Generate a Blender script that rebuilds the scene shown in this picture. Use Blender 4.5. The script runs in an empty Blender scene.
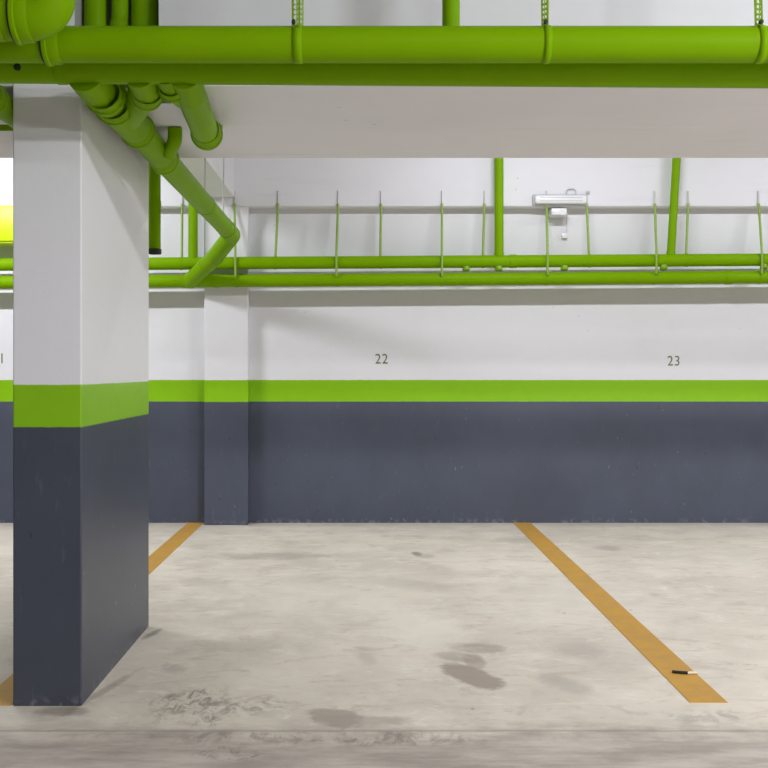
import bpy, bmesh, math, random
from mathutils import Vector, Matrix
S = bpy.context.scene
COL = S.collection
random.seed(7)

# ------------------------------------------------------------------ helpers
def tag(o, label, cat, group=None):
    o['label'] = label; o['category'] = cat
    if group: o['group'] = group
    return o

def link_mesh(name, bm, mat, parent=None, smooth=True, sharp=40):
    bmesh.ops.recalc_face_normals(bm, faces=bm.faces[:])
    me = bpy.data.meshes.new(name); bm.to_mesh(me); bm.free()
    me.materials.append(mat)
    if smooth:
        for p in me.polygons: p.use_smooth = True
        me.set_sharp_from_angle(angle=math.radians(sharp))
    o = bpy.data.objects.new(name, me); COL.objects.link(o)
    if parent:
        o.parent = parent
        o.location = -Vector(parent.location)     # meshes are written in room coordinates
    return o

def thing(name, label, cat, loc=(0, 0, 0), group=None):
    o = bpy.data.objects.new(name, None); COL.objects.link(o)
    o.location = loc; o.empty_display_size = .05
    return tag(o, label, cat, group)

def struct(name, bm, mat, smooth=False):
    o = link_mesh(name, bm, mat, None, smooth); o['kind'] = 'structure'
    return o

def box(bm, x0, x1, y0, y1, z0, z1, bev=0.0, seg=2):
    v = [bm.verts.new(p) for p in ((x0,y0,z0),(x1,y0,z0),(x1,y1,z0),(x0,y1,z0),(x0,y0,z1),(x1,y0,z1),(x1,y1,z1),(x0,y1,z1))]
    f = [bm.faces.new([v[i] for i in q]) for q in ((0,3,2,1),(4,5,6,7),(0,1,5,4),(1,2,6,5),(2,3,7,6),(3,0,4,7))]
    if bev:
        e = list({e for q in f for e in q.edges})
        bmesh.ops.bevel(bm, geom=e, offset=bev, segments=seg, profile=.5, affect='EDGES')
    return bm

def fillet(pts, R, n=10):
    pts = [Vector(p) for p in pts]
    if not isinstance(R, (list, tuple)): R = [R]*len(pts)
    out = [pts[0]]
    for i in range(1, len(pts)-1):
        a, b, c = pts[i-1], pts[i], pts[i+1]
        u, w = (a-b).normalized(), (c-b).normalized()
        ang = u.angle(w)
        t = R[i]/math.tan(ang/2)
        t = min(t, .49*(a-b).length, .49*(c-b).length)
        r = t*math.tan(ang/2)
        ctr = b + (u+w).normalized()*(r/math.sin(ang/2))
        p0, p1 = b+u*t-ctr, b+w*t-ctr
        tot = p0.angle(p1); ax = p0.cross(p1).normalized()
        for k in range(n+1):
            out.append(ctr + Matrix.Rotation(tot*k/n, 3, ax) @ p0)
    out.append(pts[-1])
    return out

def sweep(bm, pts, r, seg=28, cap=True):
    pts = [Vector(p) for p in pts]
    n = len(pts); rings = []
    def tan(i):
        if i == 0: return (pts[1]-pts[0]).normalized()
        if i == n-1: return (pts[-1]-pts[-2]).normalized()
        return ((pts[i+1]-pts[i]).normalized()+(pts[i]-pts[i-1]).normalized()).normalized()
    t = tan(0); ref = Vector((0,0,1)) if abs(t.z) < .9 else Vector((1,0,0))
    nrm = (ref - t*ref.dot(t)).normalized()
    for i in range(n):
        t2 = tan(i)
        nrm = (nrm - t2*nrm.dot(t2)).normalized()
        bi = t2.cross(nrm)
        rings.append([bm.verts.new(pts[i] + (nrm*math.cos(a)+bi*math.sin(a))*r) for a in [2*math.pi*k/seg for k in range(seg)]])
    for A, B in zip(rings, rings[1:]):
        for k in range(seg):
            bm.faces.new((A[k], A[(k+1)%seg], B[(k+1)%seg], B[k]))
    if cap:
        bm.faces.new(rings[0][::-1]); bm.faces.new(rings[-1])
    return bm

def revolve(bm, p, d, prof, seg=32, closed=True):
    """prof: list of (t, r) along the axis d from p; a closed outline makes a ring."""
    p, d = Vector(p), Vector(d).normalized()
    ref = Vector((0,0,1)) if abs(d.z) < .9 else Vector((1,0,0))
    u = (ref-d*ref.dot(d)).normalized(); w = d.cross(u)
    rings = [[bm.verts.new(p+d*t+(u*math.cos(a)+w*math.sin(a))*r) for a in [2*math.pi*k/seg for k in range(seg)]] for t, r in prof]
    pairs = list(zip(rings, rings[1:]))
    if closed: pairs.append((rings[-1], rings[0]))
    for A, B in pairs:
        for k in range(seg): bm.faces.new((A[k], A[(k+1)%seg], B[(k+1)%seg], B[k]))
    if not closed:
        bm.faces.new(rings[0]); bm.faces.new(rings[-1])
    return bm

# ------------------------------------------------------------------ node materials
class NT:
    def __init__(s, name):
        s.m = bpy.data.materials.new(name); s.m.use_nodes = True
        s.t = s.m.node_tree; s.b = s.t.nodes['Principled BSDF']
    def n(s, typ, **kw):
        k = s.t.nodes.new(typ)
        for a, v in kw.items(): setattr(k, a, v)
        return k
    def l(s, a, b): s.t.links.new(a, b)
    def val(s, sock, v):
        if hasattr(v, 'node'): s.l(v, sock)
        else: sock.default_value = v
    def math(s, op, a, b=0.0, c=None, clamp=False):
        k = s.n('ShaderNodeMath', operation=op, use_clamp=clamp)
        s.val(k.inputs[0], a); s.val(k.inputs[1], b)
        if c is not None: s.val(k.inputs[2], c)
        return k.outputs[0]
    def ss(s, x, a, b, lo=0.0, hi=1.0):
        k = s.n('ShaderNodeMapRange', interpolation_type='SMOOTHSTEP')
        s.val(k.inputs[0], x)
        for i, v in enumerate((a, b, lo, hi)): s.val(k.inputs[i+1], v)
        return k.outputs[0]
    def noise(s, vec, scale, detail=4, rough=.55, dist=0.0):
        k = s.n('ShaderNodeTexNoise'); s.l(vec, k.inputs['Vector'])
        k.inputs['Scale'].default_value = scale; k.inputs['Detail'].default_value = detail
        k.inputs['Roughness'].default_value = rough; k.inputs['Distortion'].default_value = dist
        return k.outputs['Fac']
    def mix(s, f, a, b, blend='MIX'):
        k = s.n('ShaderNodeMix', data_type='RGBA', blend_type=blend)
        s.val(k.inputs[0], f); s.val(k.inputs[6], a); s.val(k.inputs[7], b)
        return k.outputs[2]
    def coords(s):
        tc = s.n('ShaderNodeTexCoord'); sp = s.n('ShaderNodeSeparateXYZ')
        s.l(tc.outputs['Object'], sp.inputs[0])
        return tc.outputs['Object'], sp.outputs
    def scaled(s, vec, sc):
        k = s.n('ShaderNodeMapping'); s.l(vec, k.inputs['Vector']); k.inputs['Scale'].default_value = sc
        return k.outputs[0]
    def bump(s, h, strength, dist=.01):
        k = s.n('ShaderNodeBump'); k.inputs['Strength'].default_value = strength; k.inputs['Distance'].default_value = dist
        s.l(h, k.inputs['Height']); s.l(k.outputs[0], s.b.inputs['Normal'])

def lin(r, g, b):
    f = lambda c: (c/255/12.92 if c/255 <= .04045 else ((c/255+.055)/1.055)**2.4)
    return (f(r), f(g), f(b), 1)

def simple(name, col, rough=.4, metal=0.0, var=.08, scale=9, bump=.0, spec=.5):
    t = NT(name); vec, _ = t.coords()
    f = t.noise(vec, scale, 3)
    dk = tuple(c*(1-var) for c in col[:3])+(1,); lt = tuple(min(1, c*(1+var)) for c in col[:3])+(1,)
    t.l(t.mix(f, dk, lt), t.b.inputs['Base Color'])
    t.b.inputs['Roughness'].default_value = rough; t.b.inputs['Metallic'].default_value = metal
    t.b.inputs['Specular IOR Level'].default_value = spec
    if bump: t.bump(t.noise(vec, scale*8, 3), bump, .004)
    return t.m

WHITE = (.80, .795, .83, 1); GREENB = (.235, .50, .001, 1); GREY = (.072, .082, .113, 1)

def banded(name, z_lo, z_hi, grey=GREY, chips=0.5, spec=.3, rough=.5):
    t = NT(name); vec, xyz = t.coords()
    wob = t.math('MULTIPLY', t.math('SUBTRACT', t.noise(vec, 25, 2), .5), .004)
    z = t.math('ADD', xyz[2], wob)
    big = t.noise(vec, 1.3, 5, .6); fine = t.noise(vec, 14, 5, .6)
    wh = t.mix(t.math('MULTIPLY', fine, .5), WHITE, (.74, .74, .745, 1))
    wh = t.mix(t.ss(big, .5, .8, 0, .35), wh, (.70, .69, .67, 1))
    gr = t.mix(t.ss(big, .3, .7), tuple(c*.9 for c in grey[:3])+(1,), tuple(c*1.12 for c in grey[:3])+(1,))
    st = t.noise(t.scaled(vec, (5, 5, 1.2)), 6, 5, .65)
    gr = t.mix(t.ss(st, .60, .72, 0, .22), gr, (.16, .175, .21, 1))
    ch = t.noise(t.scaled(vec, (1, 1, .45)), 38, 2, .5)
    gr = t.mix(t.ss(ch, .745, .765, 0, chips), gr, (.26, .27, .29, 1))
    gr = t.mix(t.ss(t.math('SUBTRACT', 1, ch), .73, .75, 0, chips), gr, (.02, .022, .03, 1))
    # scuffs along the foot of the wall
    foot = t.math('MULTIPLY', t.ss(xyz[2], .0, .05, 1, 0), t.ss(t.noise(vec, 22, 4), .52, .62))
    gr = t.mix(t.math('MULTIPLY', foot, .3), gr, (.33, .32, .31, 1))
    gn = t.mix(fine, tuple(c*.94 for c in GREENB[:3])+(1,), tuple(c*1.06 for c in GREENB[:3])+(1,))
    c = t.mix(t.ss(z, z_lo-.002, z_lo+.002), gr, gn)
    c = t.mix(t.ss(z, z_hi-.002, z_hi+.002), c, wh)
    # little dark pits in the plaster
    pit = t.n('ShaderNodeTexVoronoi'); t.l(vec, pit.inputs['Vector']); pit.inputs['Scale'].default_value = 7
    pm = t.math('MULTIPLY', t.ss(pit.outputs['Distance'], .045, .07, 1, 0), t.ss(t.noise(vec, 2.3, 2), .56, .6))
    c = t.mix(t.math('MULTIPLY', pm, .22), c, (.2, .2, .2, 1))
    t.l(c, t.b.inputs['Base Color'])
    t.b.inputs['Roughness'].default_value = rough; t.b.inputs['Specular IOR Level'].default_value = spec
    t.bump(t.noise(vec, 60, 4), .12, .004)
    return t.m

def plaster(name, col=WHITE):
    t = NT(name); vec, xyz = t.coords()
    big = t.noise(vec, 1.1, 5, .6); st = t.noise(t.scaled(vec, (.6, 5, 5)), 2.2, 4, .6)
    c = t.mix(t.ss(big, .45, .75, 0, .4), col, tuple(k*.88 for k in col[:3])+(1,))
    c = t.mix(t.ss(st, .55, .75, 0, .3), c, tuple(k*.84 for k in col[:3])+(1,))
    pit = t.n('ShaderNodeTexVoronoi'); t.l(vec, pit.inputs['Vector']); pit.inputs['Scale'].default_value = 6
    pm = t.math('MULTIPLY', t.ss(pit.outputs['Distance'], .04, .06, 1, 0), t.ss(t.noise(vec, 2.0, 2), .58, .62))
    c = t.mix(t.math('MULTIPLY', pm, .3), c, (.25, .25, .25, 1))
    t.l(c, t.b.inputs['Base Color']); t.b.inputs['Roughness'].default_value = .7
    t.bump(t.noise(vec, 40, 4), .1, .004)
    return t.m

# floor: cast concrete with spills, tyre scuffs, dust (coordinates in metres on the floor)
def floor_mat():
    t = NT('concrete_floor'); vec, xyz = t.coords()
    X, Y = xyz[0], xyz[1]
    big = t.noise(vec, .9, 5, .6); mid = t.noise(vec, 3.4, 6, .65, .6); fine = t.noise(vec, 26, 5, .65)
    nx = t.math('SUBTRACT', t.noise(vec, 7, 4, .6), .5)
    nx2 = t.math('SUBTRACT', t.noise(t.scaled(vec, (1, 1, 1)), 11.3, 4, .6), .5)
    nhi = t.math('SUBTRACT', t.noise(vec, 34, 4, .65), .5)
    c = t.mix(t.ss(big, .35, .7), (.60, .565, .475, 1), (.72, .685, .575, 1))
    c = t.mix(t.ss(mid, .48, .72, 0, .55), c, (.77, .745, .64, 1))
    c = t.mix(t.ss(mid, .48, .30, 0, .45), c, (.48, .44, .39, 1))
    c = t.mix(t.ss(fine, .62, .75, 0, .35), c, (.46, .42, .37, 1))
    streak = t.noise(t.scaled(vec, (2.2, 4.5, 1)), 2.0, 7, .72, 1.2)
    c = t.mix(t.ss(streak, .53, .66, 0, .62), c, (.52, .445, .38, 1))
    c = t.mix(t.ss(streak, .46, .34, 0, .55), c, (.79, .765, .69, 1))
    grit = t.noise(vec, 75, 4, .7)
    c = t.mix(t.ss(grit, .58, .72, 0, .30), c, (.44, .40, .34, 1))
    # the lane in front of the bays is dirtier concrete
    edge = t.math('ADD', Y, t.math('MULTIPLY', nx, .35))
    lane = t.ss(t.math('ADD', edge, t.math('MULTIPLY', t.math('SUBTRACT', t.noise(t.scaled(vec, (.8, 3, 1)), 2.2, 5, .65), .5), .5)), 3.18, 3.50, 1, 0)
    lc = t.mix(t.ss(t.noise(t.scaled(vec, (.6, 2.2, 1)), 4, 6, .68), .35, .68), (.31, .28, .24, 1), (.53, .49, .43, 1))
    c = t.mix(t.math('MULTIPLY', lane, .9), c, lc)
    def ell(px, py, hx, hy, col, op, rot=0.0, wob=.35, soft=.25, grain=None):
        """one stain: centre, half length, half width and turn on the floor, with a ragged edge"""
        nonlocal c
        cy = 1200/(py-371); cx = (px-364)*cy/1000
        kx = 1000/cy; ky = (py-371)**2/1200
        dx = t.math('MULTIPLY', t.math('SUBTRACT', X, cx), kx); dy = t.math('MULTIPLY', t.math('SUBTRACT', cy, Y), ky)
        cs, sn = math.cos(rot), math.sin(rot)
        a = t.math('ADD', t.math('MULTIPLY', dx, cs/hx), t.math('MULTIPLY', dy, sn/hx))
        b = t.math('ADD', t.math('MULTIPLY', dx, -sn/hy), t.math('MULTIPLY', dy, cs/hy))
        d = t.math('SQRT', t.math('ADD', t.math('MULTIPLY', a, a), t.math('MULTIPLY', b, b)))
        d = t.math('ADD', d, t.math('MULTIPLY', nx, wob*2)); d = t.math('ADD', d, t.math('MULTIPLY', nhi, min(.9, wob*1.6)))
        m = t.ss(d, 1-soft, 1+soft, op, 0)
        if grain:
            g = t.noise(t.scaled(vec, (grain*.6, grain*.35, 1)), 1, 6, .75, .8)
            m = t.math('MULTIPLY', m, t.ss(g, .44, .62))
        c = t.mix(m, c, col)
    brown = (.30, .25, .205, 1)
    ell(478, 648, 27, 5, brown, .55, .03, .5, .25)
    ell(458, 657, 22, 5, brown, .50, .1, .5, .3)
    ell(474, 661, 10, 8, brown, .50, 0, .5, .3)
    ell(472, 676, 29, 10, brown, .80, .33, .4, .2)
    dark = (.13, .11, .09, 1)
    ell(190, 703, 34, 15, dark, .62, 0, .7, .6, 40)
    ell(206, 722, 14, 6, dark, .55, 0, .4, .3, 40)
    ell(205, 695, 16, 5, dark, .5, 0, .4, .4, 40)
    ell(240, 706, 44, 8, (.28, .255, .22, 1), .75, 0, .7, .5, 22)
    ell(165, 708, 9, 15, dark, .5, 0, .5, .4, 30)
    ell(335, 717, 27, 9, (.33, .29, .245, 1), .7, .06, .7, .25)
    ell(370, 720, 40, 5, (.36, .32, .275, 1), .5, .05, .7, .4)
    ell(290, 738, 170, 7, (.25, .22, .19, 1), .75, 0, .9, .5, 14)
    ell(400, 740, 60, 5, (.25, .22, .19, 1), .6, 0, .9, .5, 14)
    ell(225, 753, 34, 7, dark, .55, .1, .6, .4, 30)
    ell(705, 716, 34, 7, (.36, .34, .31, 1), .6, 0, .8, .3, 20)
    ell(620, 735, 90, 8, (.36, .33, .29, 1), .5, 0, .9, .5, 14)
    ell(417, 554, 5, 1.8, dark, .6, .1, .7, .4)
    ell(152, 634, 7, 3, dark, .6, -.6, .8, .5)
    ell(62, 711, 26, 4, dark, .5, 0, .9, .5)
    ell(105, 690, 22, 4, dark, .4, -.85, .9, .6)
    ell(427, 556, 9, 2, (.40, .37, .33, 1), .5, 0, .5, .5)
    ell(520, 540, 26, 3, (.42, .38, .33, 1), .4, 0, .9, .5)
    ell(270, 556, 60, 3, (.40, .36, .31, 1), .6, 0, 1.2, .6)
    ell(420, 585, 40, 5, (.44, .40, .345, 1), .5, .1, 1.2, .6)
    ell(200, 582, 24, 4, (.44, .40, .345, 1), .5, .1, 1.2, .6)
    ell(608, 548, 12, 2.5, (.38, .35, .31, 1), .6, 0, .8, .5)
    ell(565, 684, 22, 7, (.44, .41, .36, 1), .6, .3, 1.0, .5)
    ell(580, 650, 24, 7, (.46, .43, .38, 1), .5, 0, 1.0, .5)
    ell(365, 656, 10, 7, (.40, .36, .315, 1), .42, .6, 1.4, .7)
    ell(250, 645, 50, 7, (.46, .42, .365, 1), .5, 0, 1.2, .6)
    ell(175, 668, 12, 4, (.36, .32, .28, 1), .4, .2, 1.4, .7)
    ell(420, 625, 50, 18, (.79, .765, .67, 1), .6, .2, .9, .5)
    ell(330, 600, 110, 26, (.77, .745, .64, 1), .35, 0, 1.0, .6)
    ell(560, 600, 80, 24, (.77, .745, .66, 1), .35, 0, 1.0, .6)
    # shallow pour seam in front of the bays
    seam = t.math('ABSOLUTE', t.math('SUBTRACT', t.math('ADD', Y, t.math('MULTIPLY', nx2, .02)), 3.335))
    c = t.mix(t.ss(seam, .004, .014, .45, 0), c, (.25, .22, .19, 1))
    # dust gathered against the back wall and speckles
    dust = t.math('MULTIPLY', t.ss(t.math('ADD', Y, t.math('MULTIPLY', nx, .25)), 7.62, 7.88), .55)
    c = t.mix(dust, c, (.40, .365, .32, 1))
    vo = t.n('ShaderNodeTexVoronoi'); t.l(vec, vo.inputs['Vector']); vo.inputs['Scale'].default_value = 5.5
    sp = t.math('MULTIPLY', t.ss(vo.outputs['Distance'], .035, .06, 1, 0), t.ss(t.noise(vec, 1.7, 2), .52, .56))
    c = t.mix(t.math('MULTIPLY', sp, .6), c, (.2, .17, .14, 1))
    c = t.mix(1.0, c, (1.10, 1.055, 1.07, 1), 'MULTIPLY')
    t.l(c, t.b.inputs['Base Color'])
    t.l(t.ss(mid, .3, .7, .5, .75), t.b.inputs['Roughness'])
    t.b.inputs['Specular IOR Level'].default_value = .35
    t.bump(t.math('ADD', fine, t.math('MULTIPLY', mid, 1.5)), .18, .006)
    return t.m

def line_mat():
    t = NT('worn_yellow_paint'); vec, xyz = t.coords()
    n = t.noise(vec, 9, 6, .7); f = t.noise(vec, 40, 5, .7)
    c = t.mix(t.ss(n, .35, .7), (.62, .33, .045, 1), (.53, .30, .07, 1))
    c = t.mix(t.ss(f, .60, .70, 0, .55), c, (.48, .40, .28, 1))
    c = t.mix(t.ss(t.noise(vec, 5, 6, .7), .60, .72, 0, .4), c, (.50, .43, .33, 1))
    t.l(c, t.b.inputs['Base Color']); t.b.inputs['Roughness'].default_value = .6
    return t.m

PIPE = simple('green_pipe_paint', (.190, .375, .0005, 1), .42, 0, .07, 6, spec=.06)
BAND = simple('green_strap_paint', (.225, .39, .006, 1), .45, 0, .18, 60)
RODM = simple('green_rod_paint', (.28, .42, .07, 1), .5, 0, .2, 40)
RODG = simple('bare_grey_rod', (.58, .58, .57, 1), .5, .2, .1, 40)
DARKGREEN = simple('near_black_green', (.012, .022, .004, 1), .6, 0, .1, 20)  # near-black for rim shadow lines, the hole disc, strap bolts and end ring
LIME = simple('lime_box_paint', (.60, .80, .004, 1), .4, 0, .04, 5)
PLASTW = simple('white_plastic', (.78, .78, .79, 1), .35, 0, .03, 9)
PLASTG = simple('pale_grey_plastic', (.55, .55, .57, 1), .45, 0, .05, 9)
DIFF = simple('white_acrylic_diffuser', (.86, .86, .87, 1), .2, 0, .02, 9)
OLIVE = simple('olive_stencil_paint', (.10, .15, .035, 1), .7, 0, .3, 90)
BLACKM = simple('black_scrap', (.008, .007, .006, 1), .5, 0, .2, 60)
PAPER = simple('pale_paper_tip', (.72, .66, .52, 1), .8, 0, .1, 90)
LINE = line_mat(); FLOOR = floor_mat()
WALLM = banded('banded_wall_paint', .959, 1.129)
PILM = banded('banded_pillar_paint', .999, 1.151, (.052, .060, .085, 1), .8, .6, .38)
CONC = plaster('white_ceiling_plaster')
DULL = plaster('low_bounce_concrete', (.40, .40, .39, 1))  # greyed concrete that cuts bounce light and darkens the niche

# ------------------------------------------------------------------ the setting
D = 7.90; PF = 7.785; ZC = 3.30; HX = 12.0; YB = -10.0
bm = bmesh.new(); box(bm, -HX, HX, YB, D+.2, -.2, 0); struct('floor', bm, FLOOR)
bm = bmesh.new(); box(bm, -HX, HX, D, D+.2, 0, ZC); struct('wall_back', bm, WALLM)
bm = bmesh.new(); box(bm, -HX-.2, -HX, YB, D+.2, 0, ZC); struct('wall_left', bm, DULL)
bm = bmesh.new(); box(bm, HX, HX+.2, YB, D+.2, 0, ZC); struct('wall_right', bm, DULL)
bm = bmesh.new(); box(bm, -HX, HX, YB-.2, YB, 0, ZC); struct('wall_front', bm, DULL)
bm = bmesh.new(); box(bm, -HX-.2, HX+.2, YB-.2, D+.2, ZC, ZC+.2); struct('ceiling', bm, DULL)

def prism_x(bm, prof, x0, x1):
    A = [bm.verts.new((x0, y, z)) for y, z in prof]; B = [bm.verts.new((x1, y, z)) for y, z in prof]
    n = len(prof)
    for i in range(n): bm.faces.new((A[i], A[(i+1)%n], B[(i+1)%n], B[i]))
    bm.faces.new(A[::-1]); bm.faces.new(B)
BP = [(4.16,2.222),(4.22,2.225),(4.99,2.263),(5.0,2.272),(5.0,ZC)]
FRONT = [(3.58,ZC),(3.58,2.23),(3.588,2.222)]
NX0, NX1 = -1.036, -.735                          # a niche in the beam where the risers go up
bm = bmesh.new()
prism_x(bm, FRONT+BP, -HX, NX0); prism_x(bm, FRONT+BP, NX1, HX)
prism_x(bm, [(3.82,ZC),(3.82,2.222)]+BP, NX0, NX1)
o = struct('trim_1', bm, CONC)                    # the deep ceiling beam over the pillar
o.data.materials.append(DULL)
for p in o.data.polygons:
    c = p.center
    if p.normal.y > .9 or (NX0-.01 < c.x < NX1+.01 and p.normal.z > -.5): p.material_index = 1   # greyer faces: shade painted into the niche, less bounce off the back
bm = bmesh.new(); box(bm, -1.258, -1.008, 5.0, PF, 2.553, ZC, .006)
struct('trim_4', bm, CONC)                        # the cross beam from the pillar line to the pilaster
bm = bmesh.new()
prism_x(bm, [(PF,2.487),(PF+.006,2.481),(D,2.481),(D,ZC),(PF,ZC)], -HX, HX)
struct('trim_2', bm, CONC)                       # the wall beam above the bays
bm = bmesh.new(); box(bm, -1.245, -.903, PF, D+.02, 0, 2.481, .006)
struct('trim_3', bm, WALLM)                      # the pilaster on the back wall

bm = bmesh.new(); box(bm, -1.258, -1.011, 3.58, 4.70, -.002, 2.245, .006, 3)
tag(link_mesh('pillar', bm, PILM, None, False),
    'square white pillar with a green band and dark grey lower half, standing free in front', 'pillar')

# ------------------------------------------------------------------ pipes
def coupling(parent, p, d, r, name='coupling', L=.06, mat=PIPE):
    """bell socket: smooth sleeve with a raised lip and a dark ring painting the shadow line at its mouth (mouth on the +d side)"""
    bm = bmesh.new()
    R = r*1.10
    prof = [(-L*.5, r*.99), (-L*.5, r*1.03), (-L*.32, R), (L*.18, R), (L*.24, r*1.2), (L*.44, r*1.2), (L*.5, r*1.15), (L*.5, r*.99)]
    revolve(bm, p, d, prof)
    o = link_mesh(name, bm, mat, parent, True, 35)
    bm = bmesh.new(); dv = Vector(d).normalized()
    q = Vector(p)+dv*(L*.5)
    revolve(bm, q, d, [(0, r*.99), (0, r*1.12), (.006, r*1.10), (.007, r*.99)])
    s = link_mesh('rim_shadow', bm, DARKGREEN, o, True, 60)  # dark ring drawn in place of the shadow line at the rim
    s.location = (0, 0, 0)
    return o

def collar(parent, p, d, r, L=.03, f=1.12, name='collar'):
    bm = bmesh.new()
    revolve(bm, p, d, [(-L/2, r*.99), (-L/2, r*f*.98), (-L*.38, r*f), (L*.38, r*f), (L/2, r*f*.98), (L/2, r*.99)])
    return link_mesh(name, bm, PIPE, parent, True, 35)

def pipe(name, label, pts, r, R=.0, group=None, seg=32, cat='pipe'):
    path = fillet(pts, R) if R else [Vector(p) for p in pts]
    mid = Vector(pts[0])
    t = thing(name, label, cat, mid, group)
    bm = bmesh.new(); sweep(bm, path, r, seg); link_mesh('pipe', bm, PIPE, t)
    return t

AX = (1, 0, 0); AY = (0, 1, 0); AZ = (0, 0, 1)
# two long pipes across the front of the beam
Y1, Z1, R1 = 3.15, 2.228, .0565
t = pipe('drain_pipe', 'thick green pipe crossing the whole top of the view, nearest of the two long ones', [(-4.5,Y1,Z1),(4.5,Y1,Z1)], R1)
coupling(t, (-.975, Y1, Z1), (-1,0,0), R1, L=.05)
Y2, R2 = 3.31, .053
z2 = lambda x: 2.1985 - .0063*x
t2 = pipe('drain_pipe', 'long shaded green pipe tucked under and behind the thick front pipe', [(-4.5,Y2,z2(-4.5)),(4.5,Y2,z2(4.5))], R2)
collar(t2, (-1.0, Y2, z2(-1.0)), AX, R2, .03, 1.06)
bm = bmesh.new(); revolve(bm, (-1.13, Y2-R2+.006, z2(-1.13)-.015), (0,-1,0), [(0,.012),(.006,.012),(.009,.006),(.009,.002)], 14, False)
link_mesh('bolt_or_hole', bm, DARKGREEN, t2)  # dark disc standing in for a black hole in this pipe
# big elbow at the top left, turning up in front of the thick pipe
YE, ZE, RE = 2.95, 2.244, .068
t = pipe('elbow_pipe', 'fat green elbow pipe turning upward at the top left corner', [(-4.5,YE,ZE),(-.92,YE,ZE),(-.92,YE,ZC-.004)], RE, .066)
coupling(t, (-1.0, YE, ZE), (-1,0,0), RE, L=.05)
# risers behind it
for x, r, lab in ((-.988, .042, 'shaded green riser just right of the fat elbow at the top left'),
                  (-.806, .050, 'shaded green riser at the top, rightmost of three beside the fat elbow')):
    t = pipe('riser_pipe', lab, [(x,3.68,2.24),(x,3.68,ZC)], r)
    collar(t, (x, 3.68, 2.40), AZ, r, .05, 1.06)
x = -.905
t = pipe('riser_pipe', 'shaded green bent riser between two straight risers at the top left',
         [(x-.01,3.70,2.24),(x-.01,3.70,2.40),(x+.012,3.66,2.50),(x+.012,3.66,ZC)], .030, .04)
coupling(t, (x+.004, 3.677, 2.462), (-.22,.4,-1), .031, L=.05)
x = (451-364)*3.30/1000
t = pipe('riser_pipe', 'slim upright green pipe rising above the thick front pipe near the centre', [(x,3.30,2.24),(x,3.30,ZC)], .029)

# pipes under the beam
XD, ZD, RD = -.897, 2.157, .058
LOWZ = lambda x: 1.903 + .0068*x          # low wall pipe
UPZ = lambda x: 2.039 + .0064*x           # high wall pipe
YW, RW = 7.72, .0485
XE, YE2 = -.925, 6.93
xd = lambda y: XD+(XE-XD)*(y-3.5)/(YE2-3.5)
endp = (-1.345, YW, LOWZ(-1.345)); elb = (-1.10, 7.34, 2.03)
t = thing('waste_pipe', 'green waste pipe slanting back under the beam and bending down to the wall', 'pipe', (XD, 5.2, ZD))
bm = bmesh.new(); sweep(bm, fillet([(-.925, Y2, z2(-.9)-.02), (XD-.015, 3.44, ZD+.004), (xd(4.0), 4.0, ZD)], [0,.06,0]), RD+.004, 32); link_mesh('socket_pipe', bm, PIPE, t)
bm = bmesh.new(); sweep(bm, [(xd(3.95), 3.95, ZD),(xd(6.86), 6.86, ZD-.003)], RD-.001, 32); link_mesh('pipe', bm, PIPE, t)
bm = bmesh.new(); sweep(bm, fillet([(xd(6.7), 6.7, ZD-.003), (XE, YE2+.08, ZD-.004), elb, endp], [0,.07,.14,0], 14), RD+.003, 32); link_mesh('bend', bm, PIPE, t)
for y, rr, L in ((3.44, RD+.004, .05), (3.58, RD+.004, .06), (3.96, RD+.001, .06), (4.50, RD-.001, .10)):
    coupling(t, (xd(y), y, ZD), (XE-XD, YE2-3.5, 0), rr, L=L)
d = (Vector(endp)-Vector(elb)).normalized()
for k in (-.02, .14): collar(t, Vector(elb)+d*k, d, RD+.002, .03, 1.06)
# branch joining it from the long pipe
bp = fillet([(-.745, Y2, z2(-.75)-.02), (-.745, 3.43, 2.160), (-.90, 3.80, 2.157)], [0,.05,0])
bm = bmesh.new(); sweep(bm, bp, .050, 32); link_mesh('branch', bm, PIPE, t)
coupling(t, (-.749, 3.44, 2.160), (-.3,1,0), .051, L=.07)
# short fat pipe beside it, ending in a bend up into the beam
t = pipe('waste_pipe', 'short green pipe under the beam ending in an open ringed socket',
         [(-.595, Y2, z2(-.6)-.02), (-.600, 3.46, 2.158), (-.640, 4.10, 2.154), (-.642, 4.17, 2.222)], .053, [0,.08,.055,0])
coupling(t, (-.632, 4.00, 2.155), (-.06,1,0), .054, L=.09)
bm = bmesh.new()
sweep(bm, fillet([(-.655, Y2, z2(-.65)-.015), (-.650, 3.40, 2.165), (-.61, 3.58, 2.158)], [0,.05,0]), .044, 28)
link_mesh('branch', bm, PIPE, t)
coupling(t, (-.651, 3.385, 2.166), (0,1,-.1), .045, L=.04)
# upright stub beside the waste pipe
x = (175-364)*4.2/1000
t = pipe('stub_pipe', 'short dark green stub coming down from the beam onto the slanting waste pipe',
         [(x,4.2,2.2235),(x-.002,4.21,2.17),(x-.045,4.30,2.135)], .030, .03)
# pipe left of the pillar
t = pipe('waste_pipe', 'green pipe under the beam at the left edge, beside the pillar',
         [(-1.31, Y2, z2(-1.31)-.02), (-1.308, 3.46, 2.160), (-1.308, 4.6, 2.155), (-1.308,4.67,2.24)], .045, [0,.07,.05,0])
coupling(t, (-1.308, 3.505, 2.160), AY, .0455, L=.05)
t = pipe('conduit', 'thin green conduit under the beam at the left edge, behind the pillar', [(-3.2, 4.07, 2.190),(-1.34, 4.07, 2.190)], .013)
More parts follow.
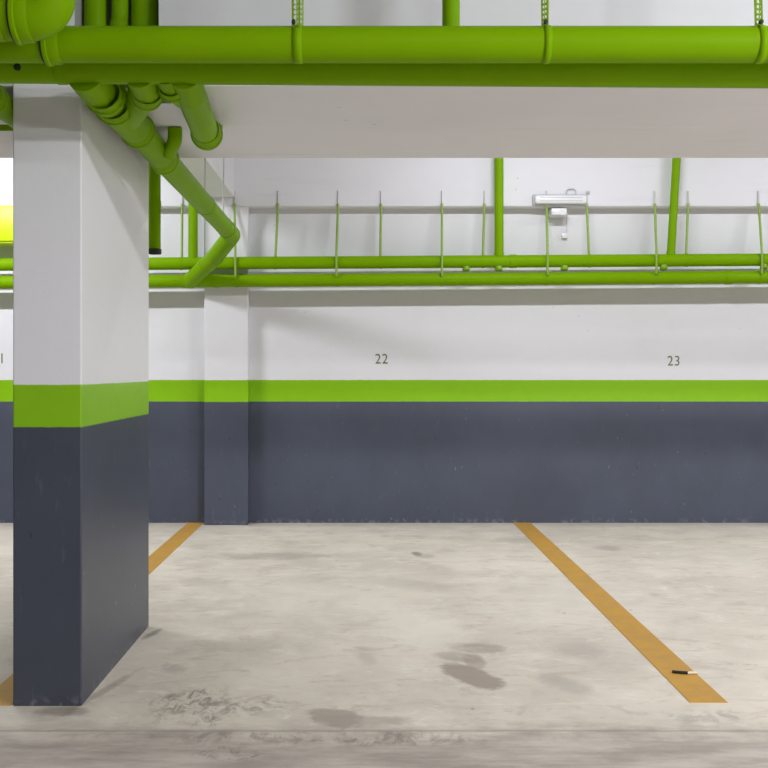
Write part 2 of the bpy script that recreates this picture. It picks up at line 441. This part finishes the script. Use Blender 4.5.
# uprights behind the pillar
x = (154.5-364)*5.4/1000
t = pipe('riser_pipe', 'upright green pipe half hidden behind the right edge of the pillar', [(x,5.4,1.845),(x,5.4,2.555)], .033)
bm = bmesh.new(); revolve(bm, (x,5.4,1.832), AZ, [(0,.037),(.026,.037),(.028,.032),(0,.030)]); link_mesh('end_ring', bm, DARKGREEN, t)
collar(t, (x, 5.4, 2.10), AZ, .033, .04, 1.08)
x = (193-364)*YW/1000
t = pipe('riser_pipe', 'green riser on the high wall pipe, behind the slanting waste pipe', [(x,YW,UPZ(x)),(x,YW,2.55),(x,7.6,2.66),(x,7.6,ZC)], .036, .05)

# two pipes along the back wall
WX0, WX1 = -6.0, 6.0
tu = pipe('wall_pipe', 'upper of the two long green pipes along the back wall', [(WX0,YW,UPZ(WX0)),(WX1,YW,UPZ(WX1))], RW)
tl = pipe('wall_pipe', 'lower of the two long green pipes along the back wall', [(WX0,YW,LOWZ(WX0)),(WX1,YW,LOWZ(WX1))], RW)
wx = lambda px, y=YW: (px-364)*y/1000
collar(tu, (wx(513),YW,UPZ(wx(513))), AX, RW, .055, 1.08)
collar(tu, (wx(-30),YW,UPZ(wx(-30))), AX, RW, .055, 1.08)
collar(tl, (wx(728.5),YW,LOWZ(wx(728.5))), AX, RW, .055, 1.10)
collar(tl, (wx(216),YW,LOWZ(wx(216))), AX, RW, .05, 1.06)
collar(tl, (wx(186),YW,LOWZ(wx(186))), AX, RW, .05, 1.10)
for px in (466, 498.5, 564, 663, 763):
    x = wx(px); bm = bmesh.new()
    revolve(bm, (x, YW-.012, UPZ(x)-RW+.006), (0,-.25,-1), [(0,.028),(.022,.030),(.030,.026),(.032,.010)], 20, False)
    link_mesh('drain_plug', bm, BAND, tu)
for px0, px1, lab, r in ((499, 499, 'upright green pipe dropping to the high wall pipe left of the wall light', .034),
                      (676.5, 670.5, 'slightly leaning green pipe dropping to the wall pipes right of the wall light', .031)):
    xb = wx(px1); k = (wx(px0)-xb)/.78
    t = pipe('drop_pipe', lab, [(xb,YW,UPZ(xb)),(xb+k*(ZC-UPZ(xb)),YW,ZC)], r)
    collar(t, (xb+k*.05, YW, UPZ(xb)+RW+.004), (k,0,1), r, .03, 1.10)

# ------------------------------------------------------------------ hangers
def strip(bm, p0, p1, side, w, hole=.30, pitch=.016):
    """perforated steel band from p0 to p1 with a round hole in every cell"""
    p0, p1, side = Vector(p0), Vector(p1), Vector(side).normalized()
    d = p1-p0; n = max(1, int(d.length/pitch)); d = d/n
    for i in range(n):
        c = p0+d*(i+.5); u = side*(w/2); v = d*.5
        outer = [c-u-v, c-v, c+u-v, c+u, c+u+v, c+v, c-u+v, c-u]
        h = hole*w; vv = d.normalized()
        inner = [c+side*(h*math.cos(a))+vv*(h*math.sin(a)) for a in [math.radians(225+45*k) for k in range(8)]]
        O = [bm.verts.new(q) for q in outer]; I = [bm.verts.new(q) for q in inner]
        for k in range(8): bm.faces.new((O[k], O[(k+1)%8], I[(k+1)%8], I[k]))
def solidify(o, th):
    m = o.modifiers.new('thickness', 'SOLIDIFY'); m.thickness = th; m.offset = 0
def strap(label, x, y, z, r, w, tilt, dx):
    t = thing('pipe_strap', label, 'strap', (x, y, ZC), 'perforated straps holding the front pipes')
    bm = bmesh.new()
    rr = r+.0014
    # loop round the pipe, open side up
    n = 36
    V = []
    for k in range(n+1):
        a = math.pi*k/n*2
        V.append([bm.verts.new((x+s*w/2, y-rr*math.sin(a), z+rr*math.cos(a))) for s in (-1, 1)])
    for A, B in zip(V, V[1:]): bm.faces.new((A[0], A[1], B[1], B[0]))
    bmesh.ops.remove_doubles(bm, verts=bm.verts[:], dist=1e-5)
    o = link_mesh('loop', bm, PIPE, t); solidify(o, .002)
    for s in (-1, 1):
        bm = bmesh.new()
        strip(bm, (x+dx*s*.5, y+s*rr*.75, z+rr*.55), (x+dx*s*1.2, y+s*rr*.35, ZC), (1, tilt*s, 0), w*(.95 if s < 0 else .8))
        o = link_mesh('band', bm, BAND, t, False); solidify(o, .002)
    bm = bmesh.new()
    revolve(bm, (x-w*.35, y-rr*.85, z+rr*.95), (0,-1,0), [(-.008,.007),(.004,.007),(.006,.004),(.006,.001)], 6, False)
    link_mesh('bolt_or_hole', bm, DARKGREEN, t)
    return t
X1 = lambda px: (px-364)*Y1/1000
strap('leftmost of three perforated green straps hanging above the thick front pipe', X1(298), Y1, Z1, R1, .030, .3, .006)
strap('perforated green strap on the thick front pipe, right of the slim upright pipe', X1(545.5), Y1, Z1, R1, .023, .5, .019)
strap('perforated green strap on the thick front pipe at the right edge', X1(758), Y1, Z1, R1, .026, .5, .028)
strap('perforated green strap round the fat elbow pipe at the top left edge', (1-364)*YE/1000, YE, ZE, RE, .030, .3, .010)

def hanger(label, px_top, px_bot, low, dark=False):
    xt, xb = wx(px_top, 7.765), wx(px_bot, 7.7)
    t = thing('pipe_hanger', label, 'hanger rod', (xb, YW, UPZ(xb)), 'green hanger rods of the wall pipes')
    bm = bmesh.new(); sweep(bm, [(xt,7.775,2.60),(xt,7.775,2.50)], .0045, 10); link_mesh('anchor', bm, RODG, t)
    zt = UPZ(xb)+RW
    bm = bmesh.new()
    if low:
        yf = YW-RW-.010
        path = [(xt,7.772,2.50),(xt,7.765,2.46),(xb,yf,zt+.0),(xb,yf,LOWZ(xb)+RW*.5),(xb,YW-RW*.8,LOWZ(xb)+RW*.5)]
        sweep(bm, fillet(path, [0,.03,.03,.01,0], 4), .0095, 10)
        zc = LOWZ(xb)
    else:
        sweep(bm, [(xt,7.772,2.50),(xb,7.735,zt-.004)], .0095, 10); zc = UPZ(xb)
    link_mesh('rod', bm, RODM, t)
    bm = bmesh.new()
    revolve(bm, (xb,YW,zc), AX, [(-.008,RW),(-.008,RW+.003),(.008,RW+.003),(.008,RW)])
    link_mesh('clamp', bm, PIPE, t)
    return t
H = [(182,181,0,'green hanger rod left of the pilaster, nearest the pillar'),
     (234.5,236,1,'dark hanger rod on the pilaster beside the bend of the waste pipe'),
     (278,275,0,'first hanger rod right of the pilaster on the back wall, leaning'),
     (338,336.5,1,'second hanger rod right of the pilaster on the back wall'),
     (381,380.5,0,'third hanger rod right of the pilaster, above the number 22'),
     (442,441.5,1,'fourth hanger rod right of the pilaster on the back wall'),
     (484.5,483.5,0,'hanger rod just left of the drop pipe, left of the wall light'),
     (546.7,546.7,1,'hanger rod just under the left end of the wall light'),
     (587,590,0,'hanger rod just under the right end of the wall light'),
     (655,655,1,'hanger rod just left of the leaning drop pipe'),
     (688.5,687.4,0,'hanger rod just right of the leaning drop pipe'),
     (759,760,1,'rightmost hanger rod on the back wall, near the edge of the view')]
for a, b, low, lab in H: hanger(lab, a, b, low)
for y, lab in ((5.75, 'thin grey rod holding the slanting waste pipe, nearer the beam'), (6.55, 'thin grey rod holding the slanting waste pipe, nearer the back wall')):
    t = thing('pipe_hanger', lab, 'hanger rod', (xd(y)+.02, y, ZD), 'thin rods of the waste pipe')
    bm = bmesh.new(); sweep(bm, [(xd(y),y,ZD+RD-.004),(xd(y)+.01,y,ZC)], .0045, 8); link_mesh('rod', bm, RODG, t)
    bm = bmesh.new(); revolve(bm, (xd(y),y,ZD-.002), AY, [(-.008,RD-.003),(-.008,RD+.001),(.008,RD+.001),(.008,RD-.003)]); link_mesh('clamp', bm, PIPE, t)

# ------------------------------------------------------------------ wall light, junction box, lime box
t = thing('wall_light', 'long white rounded wall light fixed to the beam above the pipes', 'light', (1.522, PF, 2.527))
xa, xb_, za, zb = 1.308, 1.736, 2.482, 2.572
bm = bmesh.new(); box(bm, xa, xb_, PF-.028, PF, za, zb, .012, 3); link_mesh('housing', bm, PLASTG, t)
bm = bmesh.new(); box(bm, xa+.014, xb_-.014, PF-.062, PF-.026, za+.012, zb-.012, .016, 4); link_mesh('diffuser', bm, DIFF, t)
bm = bmesh.new()
for zz in (2.515, 2.54): box(bm, xa+.05, xb_-.05, PF-.0655, PF-.061, zz-.002, zz+.002)
link_mesh('diffuser_rib', bm, PLASTG, t)
bm = bmesh.new()
sweep(bm, fillet([(xb_-.16,PF-.012,2.57),(xb_-.16,PF-.012,2.615),(xb_-.09,PF-.012,2.615),(xb_-.09,PF-.012,2.57)], .03, 6), .005, 10)
link_mesh('cable', bm, PLASTG, t)
bm = bmesh.new(); box(bm, xb_+.004, xb_+.02, PF-.02, PF, 2.575, 2.60, .004); link_mesh('clip', bm, PLASTG, t)

t = thing('junction_box', 'small white junction box under the wall light', 'box', (1.52, D, 2.44))
bm = bmesh.new(); box(bm, 1.452, 1.572, 7.75, D, 2.405, 2.463, .006); link_mesh('body', bm, PLASTW, t)
bm = bmesh.new(); box(bm, 1.458, 1.566, 7.742, 7.751, 2.410, 2.458, .003); link_mesh('cover', bm, DIFF, t)
bm = bmesh.new()
sweep(bm, fillet([(1.578,7.80,2.44),(1.60,7.86,2.43),(1.60,7.885,2.30),(1.575,7.885,2.27)], .03, 5), .005, 10); link_mesh('cable', bm, PLASTW, t)
bm = bmesh.new(); box(bm, 1.558, 1.60, 7.865, D, 2.245, 2.285, .006); link_mesh('cable_end', bm, DIFF, t)

t = thing('wall_box', 'bright yellow-green box on the back wall at the left edge, beside the pillar', 'box', (-2.9, D, 2.32))
bm = bmesh.new(); box(bm, -3.12, -2.55, 7.70, D, 2.185, 2.476, .006); link_mesh('body', bm, LIME, t)
bm = bmesh.new(); box(bm, -3.10, -2.57, 7.684, 7.701, 2.20, 2.462, .005); d = link_mesh('cover', bm, LIME, t)

# ------------------------------------------------------------------ floor lines, numbers, scrap
def grid_line(label, x, w, y0, y1):
    bm = bmesh.new(); box(bm, x-w/2, x+w/2, y0, y1, .0, .0025, .0008, 1)
    return tag(link_mesh('parking_line', bm, LINE, None, False), label, 'line', 'yellow parking lines')
grid_line('yellow parking line on the floor right of centre, running to the wall', 1.247, .138, 3.615, D-.003)
grid_line('yellow parking line on the floor passing behind the pillar', -1.328, .125, 3.585, D-.003)

def number(txt, cx, z0, h, label, right=False):
    cu = bpy.data.curves.new('n', 'FONT'); cu.body = txt; cu.size = 1; cu.extrude = .01
    cu.align_x = 'LEFT'; cu.space_character = 1.12
    tmp = bpy.data.objects.new('n', cu); COL.objects.link(tmp)
    dg = bpy.context.evaluated_depsgraph_get(); dg.update()
    me = bpy.data.meshes.new_from_object(tmp.evaluated_get(dg))
    bpy.data.objects.remove(tmp); bpy.data.curves.remove(cu)
    xs = [v.co.x for v in me.vertices]; ys = [v.co.y for v in me.vertices]
    s = h/(max(ys)-min(ys)); x0, x1, y0 = min(xs), max(xs), min(ys)
    for v in me.vertices:
        a = (v.co.x-x0)*s*.88 ; wd = (x1-x0)*s*.88
        X = cx - wd + a if right else cx - wd/2 + a
        v.co = Vector((X, D-.0006-v.co.z*.05, z0+(v.co.y-y0)*s))
    me.materials.clear(); me.materials.append(OLIVE); me.name = 'bay_number'
    o = bpy.data.objects.new('bay_number', me); COL.objects.link(o)
    return tag(o, label, 'number', 'bay numbers stencilled on the wall')
number('22', (381.5-364)*.0079, 1.258, .078, 'small olive number 22 stencilled on the white wall')
number('23', (673.5-364)*.0079, 1.242, .078, 'small olive number 23 stencilled on the white wall')
number('21', (2.6-364)*.0079, 1.262, .078, 'small olive number cut off at the left edge of the wall', True)

t = thing('cigarette_stub', 'small black scrap with a pale tip lying on the yellow line', 'litter', (1.25, 3.96, .0025))
bm = bmesh.new(); sweep(bm, [(1.222,3.965,.0085),(1.245,3.955,.0088),(1.278,3.948,.0085)], .006, 12); link_mesh('burnt_end', bm, BLACKM, t)
bm = bmesh.new(); sweep(bm, [(1.276,3.948,.0085),(1.318,3.952,.0085)], .0055, 12); link_mesh('paper_tip', bm, PAPER, t)

# ------------------------------------------------------------------ light: fluorescent lamps on the ceiling
def lamp(name, x, y, z, e, sx=1.2, sy=.08, col=(1, 1, 1), tilt=0):
    L = bpy.data.lights.new(name, 'AREA'); L.shape = 'RECTANGLE'; L.size = sx; L.size_y = sy; L.energy = e; L.color = col
    o = bpy.data.objects.new(name, L); COL.objects.link(o); o.location = (x, y, z)
    o.rotation_euler = (math.radians(tilt), 0, 0)
    return o
COOL = (.93, .945, 1.0)
for x, e in ((-2.9, 72), (1.2, 36), (4.1, 38), (-6.8, 16), (7.6, 16)): lamp('ceiling_lamp', x, 5.95, 3.16, e, col=COOL, tilt=32)
for x, e in ((-4.6, 40), (.6, 20), (3.8, 260)): lamp('ceiling_lamp', x, .1, 3.2, e, sy=.16, col=COOL, tilt=20)
lamp('ceiling_lamp', 4.8, -2.4, 3.2, 285, sy=.2, col=COOL, tilt=20)
for x, e in ((-4, 25), (.5, 30), (5, 25)): lamp('ceiling_lamp', x, -4.5, 3.24, e, col=COOL)
W = bpy.data.worlds.new('world'); S.world = W; W.use_nodes = True
W.node_tree.nodes['Background'].inputs[0].default_value = (.9, .95, 1, 1)
W.node_tree.nodes['Background'].inputs[1].default_value = .02

# ------------------------------------------------------------------ camera
cam = bpy.data.cameras.new('camera'); co = bpy.data.objects.new('camera', cam); COL.objects.link(co)
co.location = (0, 0, 1.2); co.rotation_euler = (math.radians(90), 0, 0)
cam.sensor_width = 36; cam.lens = 36*1000/768
cam.shift_x = (384-364)/768; cam.shift_y = (371-384)/768
cam.clip_start = .05
S.camera = co
v = S.view_settings; v.view_transform = 'Standard'; v.look = 'None'; v.gamma = 1; v.use_curve_mapping = False; v.exposure = -0.08
